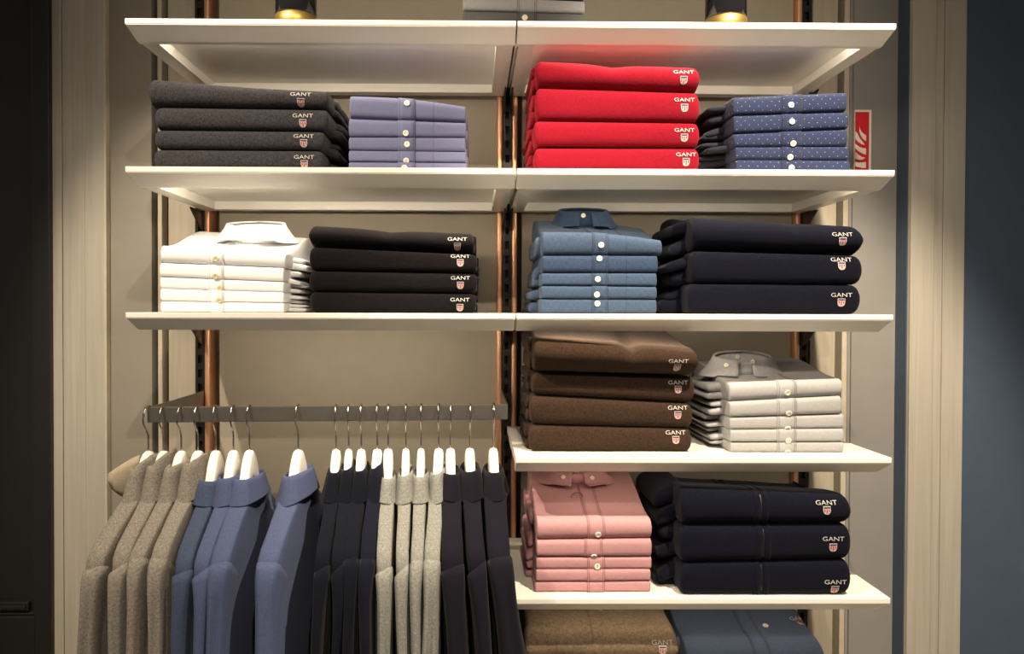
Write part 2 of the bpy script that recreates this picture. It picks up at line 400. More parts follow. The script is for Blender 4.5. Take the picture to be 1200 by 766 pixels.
def button(t, trees, px, py, r=.0064, mat='button', parent=None):
    d = ray(px, py); best = None
    for tr in trees:
        h = tr.ray_cast(CAM, d)
        if h[0] is not None and (best is None or h[3] < best[3]): best = h
    if best is None: return
    n = best[1] if best[1].dot(d) < 0 else -best[1]
    q = n.to_track_quat('Z', 'Y').to_matrix(); c = best[0]
    bm = bmesh.new(); N_ = 16
    prof = [(0.0005, .0019), (.55*r, .0017), (.68*r, .0024), (.92*r, .0024), (r, .0016), (r, -.0003)]
    loft(bm, [[c+q@Vector((rr*math.cos(2*PI*k/N_), rr*math.sin(2*PI*k/N_), zz)) for k in range(N_)] for rr, zz in prof])
    b = link_mesh('button', bm, mat, t)
    bm = bmesh.new()
    for a in range(4):
        u = q@Vector((r*.25*math.cos(PI/4+a*PI/2), r*.25*math.sin(PI/4+a*PI/2), .0019)); m_ = q.to_4x4(); m_.translation = c+u
        bmesh.ops.create_circle(bm, cap_ends=True, radius=r*.13, segments=6, matrix=m_)
    link_mesh('thread_hole', bm, 'hole', b, False)
# embroidered logo: wide capitals over a small striped shield
cu = bpy.data.curves.new('lettering', 'FONT'); cu.body = 'GANT'; cu.size = 1; cu.align_x = 'CENTER'; cu.align_y = 'CENTER'; cu.resolution_u = 3
_to = bpy.data.objects.new('lettering', cu); C.objects.link(_to)
bpy.context.view_layer.update()
_me = bpy.data.meshes.new_from_object(_to.evaluated_get(bpy.context.evaluated_depsgraph_get()))
TV = [v.co.copy() for v in _me.vertices]; TF = [tuple(p.vertices) for p in _me.polygons]
bpy.data.objects.remove(_to); bpy.data.curves.remove(cu); bpy.data.meshes.remove(_me)
_b = bmesh.new(); _vs = [_b.verts.new(v) for v in TV]
for f in TF: _b.faces.new([_vs[i] for i in f])
bmesh.ops.triangulate(_b, faces=_b.faces); bmesh.ops.subdivide_edges(_b, edges=[e for e in _b.edges if e.calc_length() > .12], cuts=1, use_grid_fill=False)
bmesh.ops.triangulate(_b, faces=_b.faces); _b.verts.index_update()
TV = [v.co.copy() for v in _b.verts]; TF = [tuple(v.index for v in f.verts) for f in _b.faces]; _b.free()
_a = min(v.x for v in TV), max(v.x for v in TV), min(v.y for v in TV), max(v.y for v in TV)
TV = [((v.x-_a[0])/(_a[1]-_a[0])-.5, (v.y-_a[2])/(_a[3]-_a[2])-.5) for v in TV]
def shield_pts(w, h, n=8):
    P = [(-w/2, h/2), (w/2, h/2), (w/2, 0)]
    for i in range(1, n): a = PI/2*i/n; P.append((w/2*math.cos(a)**.8, -h/2*math.sin(a)))
    P.append((0, -h/2))
    for i in range(n-1, 0, -1): a = PI/2*i/n; P.append((-w/2*math.cos(a)**.8, -h/2*math.sin(a)))
    P.append((-w/2, 0)); return P
def logo(t, tree, px, py, py2, wpx=22.5, tilt=0, top=False):
    d = ray(px, py); h = tree.ray_cast(CAM, d)
    if h[0] is None: return
    x0, z0 = h[0].x, h[0].z; k = (h[0]-CAM).length/F
    h2 = tree.ray_cast(CAM, ray(px, py2)); z2 = h2[0].z if h2[0] is not None else z0-.012
    wd = wpx*k; ht = 4.3*k
    def put(u, v, o):
        if top:
            hh = tree.ray_cast(Vector((u, h[0].y+(v-z0)*1.2, 3)), Vector((0, 0, -1))); return (hh[0] if hh[0] is not None else h[0])+Vector((0, -.3*o, o))
        hh = tree.ray_cast(Vector((u, -1, v)), Vector((0, 1, 0)))
        y = hh[0].y if hh[0] is not None else h[0].y
        return Vector((u, y-o, v))
    ca, sa = math.cos(tilt), math.sin(tilt)
    bm = bmesh.new(); vs = [bm.verts.new(put(x0+u*wd*ca-v*ht*sa, z0+v*ht+u*wd*sa, .0016)) for u, v in TV]
    for f in TF:
        try: bm.faces.new([vs[i] for i in f])
        except ValueError: pass
    bmesh.ops.recalc_face_normals(bm, faces=bm.faces)
    link_mesh('logo_lettering', bm, 'thread', t, False)
    sw, sh = 7.8*k, 8.6*k; z2 -= .0024
    bm = bmesh.new(); P = shield_pts(sw, sh); A = [bm.verts.new(put(x0+u, z2+v, .0010)) for u, v in P]; B = [bm.verts.new(put(x0+u, z2+v, -.0005)) for u, v in P]
    bm.faces.new(A)
    for i in range(len(P)): j = (i+1) % len(P); bm.faces.new((A[i], B[i], B[j], A[j]))
    bmesh.ops.recalc_face_normals(bm, faces=bm.faces)
    s = link_mesh('shield_emblem', bm, 'crest', t, False)
    bm = bmesh.new()
    for c, lo in ((-.30, -.12), (0, -.34), (.30, -.12)):
        q = [bm.verts.new(put(x0+sw*(c+a), z2+sh*b, .0016)) for a, b in ((-.075, .16), (.075, .16), (.075, lo), (-.075, lo))]; bm.faces.new(q)
    link_mesh('emblem_stripe', bm, 'crestred', s, False)
    bm = bmesh.new(); q = [bm.verts.new(put(x0+sw*a, z2+sh*b, .0016)) for a, b in ((-.42, .42), (.42, .42), (.42, .26), (-.42, .26))]; bm.faces.new(q)
    link_mesh('emblem_band', bm, 'crestblue', s, False)
ORD = {3: ['topmost', 'middle', 'lowest'], 4: ['topmost', 'second highest', 'third highest', 'lowest'], 5: ['topmost', 'second highest', 'middle', 'fourth highest', 'lowest'], 2: ['upper', 'lower']}
def sleeves(t, side, xe, z0, z1, yf, ext, mat, seed, n=2, dep=.2, back=.05, floor_=0):
    """the folded-in sleeve and side layers that show at the side of a fold"""
    rnd = random.Random(seed)
    cuts = [0]+[(i+rnd.uniform(-.18, .18))/n for i in range(1, n)]+[1]
    for i in range(n):
        e = ext*rnd.uniform(.62, 1.0); a, b = z0+(z1-z0)*cuts[i]+.0005, z0+(z1-z0)*cuts[i+1]-.0005
        hh = b-a; dr = min(hh*rnd.uniform(.15, .75), max(0, a-floor_-.001)) if e > .012 else 0
        sq = hh*rnd.uniform(0, .25); y0 = yf+back*rnd.uniform(.7, 1.5); rl = min(.022, e*.8)
        A, B = (a-dr, a), (b-dr-sq, b)
        if side > 0: A, B = A[::-1], B[::-1]
        x0, x1 = (xe-e, xe+.02) if side < 0 else (xe-.02, xe+e)
        f = Fold(x0, x1, A, B, y0, dep, 0, sq=2.0, rl=rl if side < 0 else .004, rr=.004 if side < 0 else rl, seed=seed+i*2.7, amp=.0028)
        link_mesh('side_fold', f.mesh(10), mat, t)
def collar(t, cx, cy, z, R, H, mat, leaf=.042, point=.030, spread=.018, tip=0.0, bmat='button', yaw=0, sy=.62):
    """a buttoned shirt collar standing on the folded shirt: band, two fall leaves, neck button"""
    def P(phi, r, zz, fwd=0):
        a = -PI/2+phi
        v = Vector((r*math.cos(a), r*sy*math.sin(a)-fwd, zz)); 
        v.z += tip*v.y
        c, s = math.cos(yaw), math.sin(yaw)
        return Vector((cx+v.x*c-v.y*s, cy+v.x*s+v.y*c, z+v.z))
    top = lambda ph: H*(.62+.38*(1-math.cos(ph))/2)
    bm = bmesh.new(); lps = []
    N_ = 40
    for i in range(N_+1):
        ph = -PI+2*PI*i/N_
        lps.append([P(ph, R+.004, -.004), P(ph, R, top(abs(ph))*.9), P(ph, R-.003, top(abs(ph))*.9), P(ph, R-.003, -.004)])
    loft(bm, lps, closed=True, cap=False, uvs=[[(i*.008, j*.02) for j in range(4)] for i in range(N_+1)])
    c_ = link_mesh('collar_band', bm, mat, t)
    for sgn in (-1, 1):
        bm = bmesh.new(); lps = []; n = 26
        for i in range(n+1):
            ph = math.radians(13)+(PI-math.radians(13))*i/n
            k = math.exp(-(math.degrees(ph)/42)**2)
            ll = leaf+point*k; tz = top(ph)
            row = []
            for j in range(9):
                f = j/8
                r = R+.003+.010*math.sin(min(1, f*2.2)*PI/2)+spread*f*f
                zz = tz+.005*math.sin(min(1, f*4)*PI) - ll*max(0, f-.08)
                row.append(P(sgn*ph, r, max(zz, -.003 + (.004 if k > .4 else 0)), k*.022*f))
            inner = [Vector((p.x, p.y, p.z-.0012)) + (Vector((cx, cy, p.z))-p).normalized()*.0012 for p in row[::-1]]
            lps.append(row+inner)
        loft(bm, lps, closed=True, cap=True, uvs=[[(i*.006, j*.006) for j in range(18)] for i in range(n+1)])
        link_mesh('collar_leaf', bm, mat, t)
    return c_
def stack(key, n, xsp, yl, yr, zs, yf, mat, name, label, cat, place, group, dep=.30, shirt=False, **k):
    """n garments, topmost first; pixel rows of the joints at the left and right, measured on the front plane of the stack"""
    out = []
    for i in range(n):
        xl, xr = xsp[i]
        f0 = yf + ((((i*7+len(key)) % 5)-2)*.0012 if shirt else 0) + k.get('yfo', [0]*n)[i]
        x0, x1 = X(xl, f0), X(xr, f0)
        zt = [at(xl, yl[i], f0).z, at(xr, yr[i], f0).z]
        zb = [at(xl, yl[i+1], f0).z, at(xr, yr[i+1], f0).z] if i < n-1 else [zs, zs]
        g = .0004; zb = [z+g for z in zb]
        f = Fold(x0, x1, zb, zt, f0, dep=dep, seed=hash_(key)+i*1.3, **{**dict(sq=3.4 if shirt else 2.5, rl=.004 if shirt else .012, rr=.004 if shirt else .014, amp=.0009 if shirt else .0016), **k.get('fold', {}), **(k.get('top', {}) if i == 0 else {}), **k.get('each', {}).get(i, {})})
        lab = '%s %s %s' % (ORD[n][i], label, place)
        mm = k.get('mats', {}).get(i, mat)
        t = thing(name, lab, cat, ((x0+x1)/2, f0+dep/2, min(zb)), group)
        body = link_mesh('folded_body', f.mesh(), mm, t)
        out.append((t, f, body, zb, zt))
        for side, ext, cnt in k.get('side', []):
            xe = x0 if side < 0 else x1
            zz = (zb[0], zt[0]) if side < 0 else (zb[1], zt[1])
            sleeves(t, side, xe, zz[0]+.001, zz[1]-.002, f0, ext*k.get('sidevar', [1]*n)[i], k.get('sidemat', mm), hash_(key)*7+i, cnt, back=k.get('sideback', .05), floor_=zs)
        if shirt:
            pa, pb = k['placket']; pc = k.get('placket_shift', [0]*n)[i]
            pl = link_mesh('placket', f.strip(X(pa+pc, f0), X(pb+pc, f0), .0015), mm, t)
            for sx_, o_ in [(pa-.5, .0003), (pa+1.6, .0017), (pb-2.2, .0017), (pb+.1, .0003)]+[(q, .0004) for q in k.get('seams', [])]:
                link_mesh('seam', f.strip(X(sx_+pc, f0), X(sx_+.55+pc, f0), o_, 1), mm+'_seam', t)
            tr = [bvh(body), bvh(pl)]
            b = k['buttons'][i]
            if b: button(t, tr, b[0], b[1], mat=k.get('bmat', 'button'))
        if 'logos' in k:
            a = k['logos'][i]; logo(t, bvh(body), a[0], a[1], a[2], tilt=a[3] if len(a) > 3 else 0)
    return out
def hash_(s): return sum(ord(c)*(i+1) for i, c in enumerate(s)) % 97
# A charcoal sweaters
stack('charcoal', 4, [(173, 384), (181, 384), (181, 380), (180, 378)], [89, 124, 151, 174], [104, 127, 153, 175.5], ZS[2], .03, 'charcoal', 'folded_sweater',
      'charcoal sweater', 'sweater', 'in the stack at upper left', 'charcoal sweaters on the upper left shelf', side=[(1, .026, 2)], sidevar=[.4, .9, 1, 1.1], sideback=.06,
      logos=[(352.5, 110.5, 118.5), (355, 135.5, 143), (356, 159.5, 166.5), (356.5, 184, 191)], top=dict(rise=.016, rf=.030, sq=2.1, hump=-.003))
# B lavender shirts
stack('lavender', 5, [(409, 546), (408, 546), (408, 545), (408, 546), (408, 547)], [111, 138, 160, 175.5, 189.5], [124, 143, 160.5, 177, 190.5], ZS[2], .05, 'lavender', 'folded_shirt',
      'lavender blue shirt', 'shirt', 'in the stack right of the charcoal sweaters', 'lavender shirts on the upper left shelf', dep=.27, shirt=True, placket=(466, 486), seams=[507],
      buttons=[(477, 121), (475.5, 156), (477, 169), (476, 188), (474, 196.5)], top=dict(hump=.006, rf=.022), side=[(1, .004, 1)])
# C red sweaters
stack('red', 4, [(627, 819), (627, 819), (625, 819), (626, 819)], [67, 101, 140, 172], [75, 107, 142.5, 172.5], ZS[2], .035, 'red', 'folded_sweater',
      'bright red sweater', 'sweater', 'in the red stack', 'red sweaters on the upper right shelf', side=[(-1, .010, 2)],
      logos=[(801, 84.5, 92.5), (802, 117, 125), (802, 152.5, 160), (804, 181, 188.5)], top=dict(rise=.014, rf=.034, sq=1.9, dip=[(X(715, .06), .035, .007)]))
# D dotted shirts
stack('dotted', 5, [(857, 991), (858, 993), (858, 992), (860, 994), (861, 995)], [113, 134.5, 156.5, 171.5, 186], [107, 130, 151, 171, 187], ZS[2], .045, 'dotted', 'folded_shirt',
      'dark blue dotted shirt', 'shirt', 'in the stack beside the fire sign', 'dotted shirts on the upper right shelf', dep=.27, shirt=True, placket=(914, 938), seams=[],
      buttons=[(927, 123), (928, 142.5), (929.5, 168), (926, 184), (927.5, 196.5)], side=[(-1, .066, 2)], sidemat='dotted_dark', sidevar=[.62, .85, 1, 1, .95], sideback=.045)
# E white shirts
E_ = stack('white', 5, [(187.5, 335), (186.5, 333), (187, 333), (187, 333), (187.5, 333)], [287, 307.5, 324, 338, 352.5], [296, 313.5, 330, 342.5, 354.5], ZS[3], .045, 'white', 'folded_shirt',
      'crisp white shirt', 'shirt', 'in the white stack', 'white shirts on the left shelf', dep=.30, shirt=True, placket=(244, 262), seams=[],
      buttons=[(253, 303), (252.5, 323.5), (258, 337.5), (257, 351.5), None], bmat='buttonw', side=[(1, .040, 2)], sidevar=[.9, .8, .8, .9, .9], sideback=.05, top=dict(rise=.055, sq=2.2))
# F black-aubergine sweaters
stack('aubergine', 4, [(361, 556), (362, 559), (362, 559), (363, 558)], [262, 289, 317, 341.5], [272, 298, 320, 344], ZS[3], .03, 'aubergine', 'folded_sweater',
      'near-black sweater', 'sweater', 'in the stack right of the white shirts', 'near-black sweaters on the left shelf', side=[(1, .006, 2)],
      logos=[(536, 280, 287.5), (539.5, 300, 306.5), (539.5, 325.5, 333), (539, 351, 359)], top=dict(rise=.018, rf=.046, sq=1.75, dip=[(X(455, .06), .04, .006)]))
# G denim shirts
G_ = stack('denim', 5, [(635, 776), (635, 771), (634, 770), (634, 770), (633, 770)], [271, 299, 319.5, 335, 349.5], [281, 299, 319.5, 336, 350], ZS[3], .04, 'denim', 'folded_shirt',
      'light denim shirt', 'shirt', 'in the denim stack', 'denim shirts on the middle right shelf', dep=.29, shirt=True, placket=(694, 712), seams=[733.5],
      buttons=[(704.5, 287), (702.5, 303), (700.5, 327), (699.5, 345), (700, 355.5)], side=[(-1, .024, 1)], sidevar=[.6, .8, .6, .9, 1.1], mats={1: 'denim_dark'}, top=dict(rise=.050, hump=.006, sq=2.3), sideback=.06)
# H navy sweaters
stack('navy', 3, [(812, 1013), (811, 1011), (807, 1009)], [252, 293.5, 332], [263, 299, 333.5], ZS[3], .03, 'navy', 'folded_sweater',
      'midnight navy crew sweater', 'sweater', 'on the shelf below the dotted shirts', 'navy sweaters on the middle right shelf', side=[(-1, .050, 2)], sidevar=[.7, 1, .95],
      logos=[(987, 274.5, 281.5), (985.5, 304, 310), (986, 345.5, 353)], fold=dict(rr=.02), top=dict(rise=.020, rf=.046, sq=1.8, dip=[(X(925, .06), .02, .003)]))
# I brown sweaters
stack('brown', 4, [(625, 818), (624, 815), (622, 813), (621, 812)], [394, 437, 463, 498], [408, 442, 473, 502.5], ZS[4], .06, 'brown', 'folded_sweater',
      'chocolate brown sweater', 'sweater', 'in the brown stack', 'brown sweaters on the lower right shelf', side=[(-1, .008, 2)],
      logos=[(795, 423, 429.5), (794.5, 448, 455), (794, 477.5, 485), (791.5, 506.5, 514)], yfo=[-.028, 0, 0, 0], top=dict(rise=.030, rf=.055, sq=1.8, dip=[(X(733, .1), .016, .010)], lean=-.35))
# J grey shirts
J_ = stack('grey', 5, [(856, 989), (856, 988), (856, 991), (857, 991), (857, 991)], [449, 471, 489, 504, 518], [444, 464, 485, 502.5, 517.5], ZS[4], .06, 'greyshirt', 'folded_shirt',
      'pale grey shirt', 'shirt', 'in the stack right of the brown sweaters', 'grey shirts on the lower right shelf', dep=.29, shirt=True, placket=(912, 934), seams=[],
      buttons=[(923, 460), (924.5, 484), (923, 501.5), (924, 516), (923, 529)], side=[(-1, .040, 2)], sidevar=[.9, 1, 1, .9, .7], top=dict(rise=.030, sq=2.3), sideback=.06)
# K pink shirts
K_ = stack('pink', 5, [(630, 766), (630, 766), (629, 766), (629, 765), (628, 765)], [609, 634, 653, 668, 681.5], [609, 632, 652.5, 667.5, 680.5], ZS[5], .035, 'pink', 'folded_shirt',
      'pink oxford shirt', 'shirt', 'in the pink stack', 'pink shirts on the lower right shelf', dep=.30, shirt=True, placket=(690, 710), seams=[],
      buttons=[(701, 626), (696, 651), (700, 663.5), (698, 684), None], placket_shift=[0, -3, 0, 0, 0], side=[(-1, .016, 1)], top=dict(rise=.052, sq=2.3), sideback=.08)
# L navy zip cardigans
L_ = stack('zip', 3, [(801, 1001), (800, 1001), (800, 1001)], [572, 618, 661], [582, 616, 657], ZS[5], .012, 'navy', 'folded_cardigan',
      'navy zip-front cardigan', 'cardigan', 'in the stack right of the pink shirts', 'navy zip cardigans on the lower right shelf', side=[(-1, .052, 2)], sidevar=[1, .8, .8],
      logos=[(968, 588.5, 596.5), (976.5, 631, 640), (979, 681.5, 689.5)], fold=dict(rr=.020), top=dict(rise=-.040, rf=.036, sq=2.2))
for i, (t, f, body, zb, zt) in enumerate(L_):
    dx = [-3, 0, -2][i]
    for a, b in ((889, 896), (899, 906)): link_mesh('zip_facing', f.strip(X(a+dx, f.yf), X(b+dx, f.yf), .0012, 2), 'navy', t)
    link_mesh('zip', f.strip(X(896.8+dx, f.yf), X(898.2+dx, f.yf), .0008, 1, 4, 12), 'zip', t)
# lowest shelf: taupe cardigans and indigo shirts, only their tops in view
M_ = stack('taupe', 3, [(617, 799), (617, 799), (617, 799)], [738, 786, 826], [738, 786, 826], ZS[6], .045, 'taupe', 'folded_cardigan',
      'brownish grey buttoned cardigan', 'cardigan', 'on the lowest shelf', 'taupe cardigans on the lowest shelf', logos=[(776, 752, 760), (776, 805, 812), (776, 845, 852)],
      fold=dict(rr=.03), top=dict(rise=.03, rf=.06, sq=1.9))
N_ = stack('indigo', 3, [(808, 973), (808, 973), (808, 973)], [758, 800, 830], [758, 800, 830], ZS[6], .055, 'indigo', 'folded_shirt',
      'dark indigo chambray shirt', 'shirt', 'on the lowest shelf', 'indigo shirts on the lowest shelf', shirt=True, placket=(889, 909), seams=[], dep=.30,
      buttons=[(897, 733), None, None], side=[(-1, .03, 2)], top=dict(rise=.045, rf=.06, sq=1.9))
logo(N_[0][0], bvh(N_[0][2]), 936, 725, 731, wpx=19, top=True)
t, f, body, zb, zt = M_[0]
link_mesh('placket', f.strip(X(697, .045), X(711, .045), .0012), 'taupe', t); button(t, [bvh(body)], 704, 715, .004, 'hole')
# collars on the topmost shirts
def top_z(f, x, y):
    lp = f.loop(x); best = max((p for p in lp), key=lambda p: -abs(p.y-y)+(.001*p.z)); return max(p.z for p in lp if abs(p.y-y) < .03)
t, f, body, zb, zt = G_[0]; p = at(684, 262, .20)
collar(t, p.x, .21, top_z(f, p.x, .2)-.012, .050, .052, 'denim_dark', leaf=.036)  # collar in darker denim than its shirt: shade put into the colour
button(t, [bvh(o) for o in t.children if o.name.startswith('collar')], 683.5, 252.5, .0055)
t, f, body, zb, zt = J_[0]; p = at(868, 425, .2)
collar(t, p.x, .19, top_z(f, p.x, .2)-.012, .058, .052, 'greyshirt', leaf=.046, point=.046, spread=.03, yaw=-.15, sy=.5)
tr = [bvh(o) for o in t.children if o.name.startswith('collar')]
for q in ((864, 418), (851, 428), (882, 424)): button(t, tr, q[0], q[1], .0052)
t, f, body, zb, zt = K_[0]; p = at(676, 556, .22)
collar(t, p.x, .245, top_z(f, p.x, .24)-.006, .055, .034, 'pink', leaf=.032, point=.036, spread=.03)
tr = [bvh(o) for o in t.children if o.name.startswith('collar')]
for q in ((676, 553), (660, 559), (694, 560)): button(t, tr, q[0], q[1], .0052)
t, f, body, zb, zt = E_[0]; p = at(300, 275, .2)
collar(t, p.x, .20, top_z(f, p.x, .2)-.012, .060, .052, 'white', leaf=.046, point=.03, spread=.03)
def ring(t, px, py, Y, r, tree):
    h = tree.ray_cast(CAM, ray(px, py))
    c = h[0] if h[0] is not None else at(px, py, Y)
    bm = bmesh.new(); tube(bm, [c+Vector((r*math.cos(a), -.003, .001+.75*r*math.sin(a))) for a in [PI*(-.1+1.25*i/14) for i in range(15)]], .0007, 6)
    link_mesh('tag_loop', bm, 'string', t)
ring(E_[0][0], 281, 284, .1, .011, bvh(E_[0][2])); ring(K_[0][0], 676, 582, .1, .013, bvh(K_[0][2]))
# top shelf: two jars and a few shirts across the joint
def jar(px, py, label):
    p = at(px, py, .062); r = .0435; z = ZS[1]
    t = thing('candle_jar', label, 'jar', (p.x, .062, z), 'black and gold jars on the top shelf')
    bm = bmesh.new(); lathe(bm, [(.001, 0), (r-.002, 0), (r+.0005, .002), (r+.0005, .026), (r-.001, .027), (.001, .027)], (p.x, .062, z)); link_mesh('gold_base', bm, 'gold', t)
    bm = bmesh.new(); lathe(bm, [(.001, .0272), (r-.003, .0272), (r, .030), (r, .20), (r-.004, .204), (r-.006, .20), (r-.006, .06), (.001, .06)], (p.x, .062, z)); link_mesh('glass_body', bm, 'jar', t)
jar(347, 10, 'black jar with a gold base at left on the top shelf'); jar(850.5, 14, 'black jar with a gold base at right on the top shelf')
T_ = stack('slate', 3, [(541, 683), (541, 684), (541, 683)], [-26, -6, 11.5], [-20, 0.5, 15], ZS[1], .03, 'slate', 'folded_shirt', 'shirt', 'shirt',
      'on the top shelf across the joint', 'shirts on the top shelf', dep=.27, shirt=True, placket=(605, 627), seams=[], buttons=[None, None, (615, 21)], mats={0: 'plainblue', 1: 'greyshirt', 2: 'slate'}, bmat='button')
for i, l in enumerate(('topmost navy shirt of the small pile on the top shelf', 'pale grey shirt in the middle of the small pile on the top shelf', 'slate grey shirt at the bottom of the small pile on the top shelf')): T_[i][0]['label'] = l
# ------------------------------------------------------------------ garment rail
YR = .092
zl, zr = at(172, 477, YR).z, at(598, 473.6, YR).z
xl_, xr_ = XL+.0075, XC-.012
rl = thing('garment_rail', 'flat brushed metal clothes rail with nineteen hangers on it', 'clothes rail', ((xl_+xr_)/2, YR, (zl+zr)/2))
bm = bmesh.new(); RH, RD = .033, .012
vs = box(bm, (xl_, YR-RD/2, 0), (xr_, YR+RD/2, 1))
def railz(x): return zl+(zr-zl)*(x-xl_)/(xr_-xl_)
for v in bm.verts: v.co.z = railz(v.co.x)-(0 if v.co.z > .5 else RH)
bmesh.ops.bevel(bm, geom=list(bm.edges), offset=.0012, segments=2, affect='EDGES')
link_mesh('rail_bar', bm, 'nickel', rl, False)
for xx, zz in ((xl_, zl), (xr_, zr)):
    bm = bmesh.new(); c = xx+(.002 if xx < 0 else -.002)
    prism(bm, [(YR+RD/2, zz-RH), (YR+RD/2, zz), (SD+.003, zz), (SD+.003, zz-.075), (SD-.02, zz-.075)], 'X', c-.002, c+.002)
    link_mesh('rail_arm', bm, 'nickel', rl, False)
# ------------------------------------------------------------------ hangers and hanging shirts
def arm(a):     # drop of the hanger's top line at distance a from the hook
    return .078*(1-math.exp(-(a/.044)**2.2)) + .66*max(0, a-.03)
def hanger(hx, zr_, label, bmax):
    z0 = zr_-.096       # top of the wooden body
    t = thing('clothes_hanger', label, 'hanger', (hx, YR, z0), 'white hangers on the clothes rail')
    bm = bmesh.new(); lps = []; n = 40
    for i in range(n+1):
        a = -.185+.37*i/n; d = arm(abs(a)); th = min(bmax-.0055, .0105+.001*smoothstep((abs(a)-.08)/.13)); hh = .060-.036*smoothstep((abs(a)-.01)/.10)
        if i in (0, n): th *= .5; hh *= .6
        lps.append([Vector((hx+th*math.copysign(abs(math.cos(k))**.45, math.cos(k)), YR+a, z0-d-hh/2+hh/2*math.copysign(abs(math.sin(k))**.45, math.sin(k)))) for k in [2*PI*j/14 for j in range(14)]])
    loft(bm, lps); link_mesh('hanger_body', bm, 'hanger', t)
    zt = zr_+.0024; R = .021
    pts = [(0, z0-.01), (0, z0+.010), (0, z0+.026), (-.001, z0+.036), (-.008, z0+.048), (-.019, z0+.060), (-.0235, z0+.072)]
    cz = zt-R*.98
    pts = [p for p in pts if p[1] < cz-.004] + [(-R*math.cos(a), cz+R*math.sin(a)) for a in [PI*i/12 for i in range(0, 12)]]
    bm = bmesh.new(); tube(bm, [(hx, YR+y, z) for y, z in pts], .0020, 8); link_mesh('hook', bm, 'chrome', t)
    return t
def garment(hx, zr_, mat, label, cat, name, group, b=.018, neck=0, collar_h=.042, tall=.0, lean=0, seed=0, sleeve_fold=.0, cw=.022, inner=None, seamdrop=0, flap=False, ctilt=0, rise_=0, lean_=0, widen=0):
    zn = zr_-.178-neck       # the neck point at the shoulder seam
    t = thing(name, label, cat, (hx, YR, zn), group)
    org = Vector((hx, YR, zn))
    n = 36; rnd = random.Random(seed)
    nz = lambda a, c, d: noise.noise(Vector((a, c, d+seed*2.3)))
    def lp(z, a, bb, ex=4.2, wob=1.0, cy=0, cx=0):
        L = []
        for k in range(n):
            th = 2*PI*k/n; c, s = math.cos(th), math.sin(th)
            x = bb*math.copysign(abs(c)**.5, c); r_ = min(bb, a*.8); y = (a-r_)*max(-1, min(1, s*1.6))+r_*s
            x += wob*.006*nz(y*22, z*2.5, 1)*min(1, abs(z)/.15)
            g = smoothstep((-y-.06)/.08)*max(0, -.1-z); x = x*(1+widen*g)+lean_*g
            L.append(org+Vector((x+cx, y+cy, z)))
        return L
    D = [(.014, .052, b*.95), (0, .066, b*1.05), (-.018, .092, b*1.05), (-.037, .125, b), (-.057, .157, b*.98), (-.076, .185, b), (-.094, .204, b), (-.115, .209, b*.98), (-.135, .206, b*.96)]
    D += [(-.135-.05*i, .200+.001*i, b*(.98+.02*i)) for i in range(1, 12)]
    bm = bmesh.new(); loft(bm, [lp(*d) for d in D]); body = link_mesh('shirt_body', bm, mat, t)
    # sleeves: flattened tubes that begin with a lip at the shoulder seam, bend over the hanger's end and hang down
    path = [(.150, -.0535), (.170, -.0665), (.188, -.080), (.203, -.0945), (.2135, -.110), (.2205, -.128), (.225, -.150), (.228, -.18), (.231, -.23), (.233, -.30), (.234, -.38), (.235, -.47), (.235, -.56), (.234, -.62)]
    k0 = 3 if seamdrop < .3 else 4
    pv = [Vector((0, p[0], p[1])) for p in path]
    for sgn in (-1, 1):
        bm = bmesh.new(); lps = []
        for i in range(k0, len(pv)):
            tg = (pv[min(i+1, len(pv)-1)]-pv[max(i-1, 0)]).normalized(); nn = Vector((0, -tg.z, tg.y))     # outward normal in the garment's plane
            j = i-k0; f = j/(len(pv)-1-k0)
            w_ = .040+.012*smoothstep(j/4)-.010*f; bb = b*(1.03-.17*smoothstep((j-1)/5))*(1-.05*f)
            reps = [(1.0, 0)] if j else [(.97, -.0006), (1.0, 0)]
            for sc_, dz_ in reps:
                L = []
                for k in range(n):
                    th = 2*PI*k/n; c, s_ = math.cos(th), math.sin(th)
                    x = bb*sc_*math.copysign(abs(c)**(.48+.35*smoothstep(j/5)), c); v = math.copysign(abs(s_)**(.45+.35*smoothstep(j/5)), s_)
                    x += .007*nz(v*1.3+sgn*4, pv[i].z*4, 4)*min(1, j/4)
                    fold = sleeve_fold*math.exp(-((x-.2*b)/(b*.30))**2)*smoothstep((j-1)/4) if s_ > 0 else 0
                    p = pv[i]+nn*(.0013-w_+w_*v*sc_-fold) - tg*(seamdrop*.022*(x/b)*max(0, 1-j/2))
                    g = max(0, -.1-p.z) if sgn < 0 else 0; x = x*(1+widen*g)+lean_*g
                    L.append(org+Vector((x, sgn*p.y, p.z)))
                lps.append(L)
        loft(bm, lps); link_mesh('sleeve', bm, mat, t)
    # folded collar: a stand and a fall running round the neck
    N2 = 40; bm = bmesh.new(); lps = []
    for i in range(N2):
        th = 2*PI*i/N2; c, s = math.cos(th), math.sin(th)
        ux, uy = math.copysign(abs(c)**.8, c), s
        wv = .003*nz(c*2, s*2, 9)
        ax, ay = cw*1.0, .056
        P = lambda e, z: org+Vector((ux*(ax+e*.55)+wv, uy*(ay+e), z+ctilt*ux*(.4+.6*(e/.034))*.012+rise_*max(0, ux)*max(0, 1-e/.02)*(z > 0)))
        h = collar_h+tall*abs(s)
        lps.append([P(-.004, .000), P(-.003, h*.55), P(0, h*.85), P(.004, h*.97), P(.009, h*.93), P(.014, h*.72), P(.020, h*.40), P(.027, h*.06-.003*abs(s)), P(.033, -h*.18-.006*abs(s)), P(.034, -h*.24-.006*abs(s)), P(.028, -h*.20-.006*abs(s)), P(.02, h*.0)])
    lps.append(lps[0])
    loft(bm, lps, closed=True, cap=False); bmesh.ops.remove_doubles(bm, verts=bm.verts, dist=1e-6); bmesh.ops.recalc_face_normals(bm, faces=bm.faces)
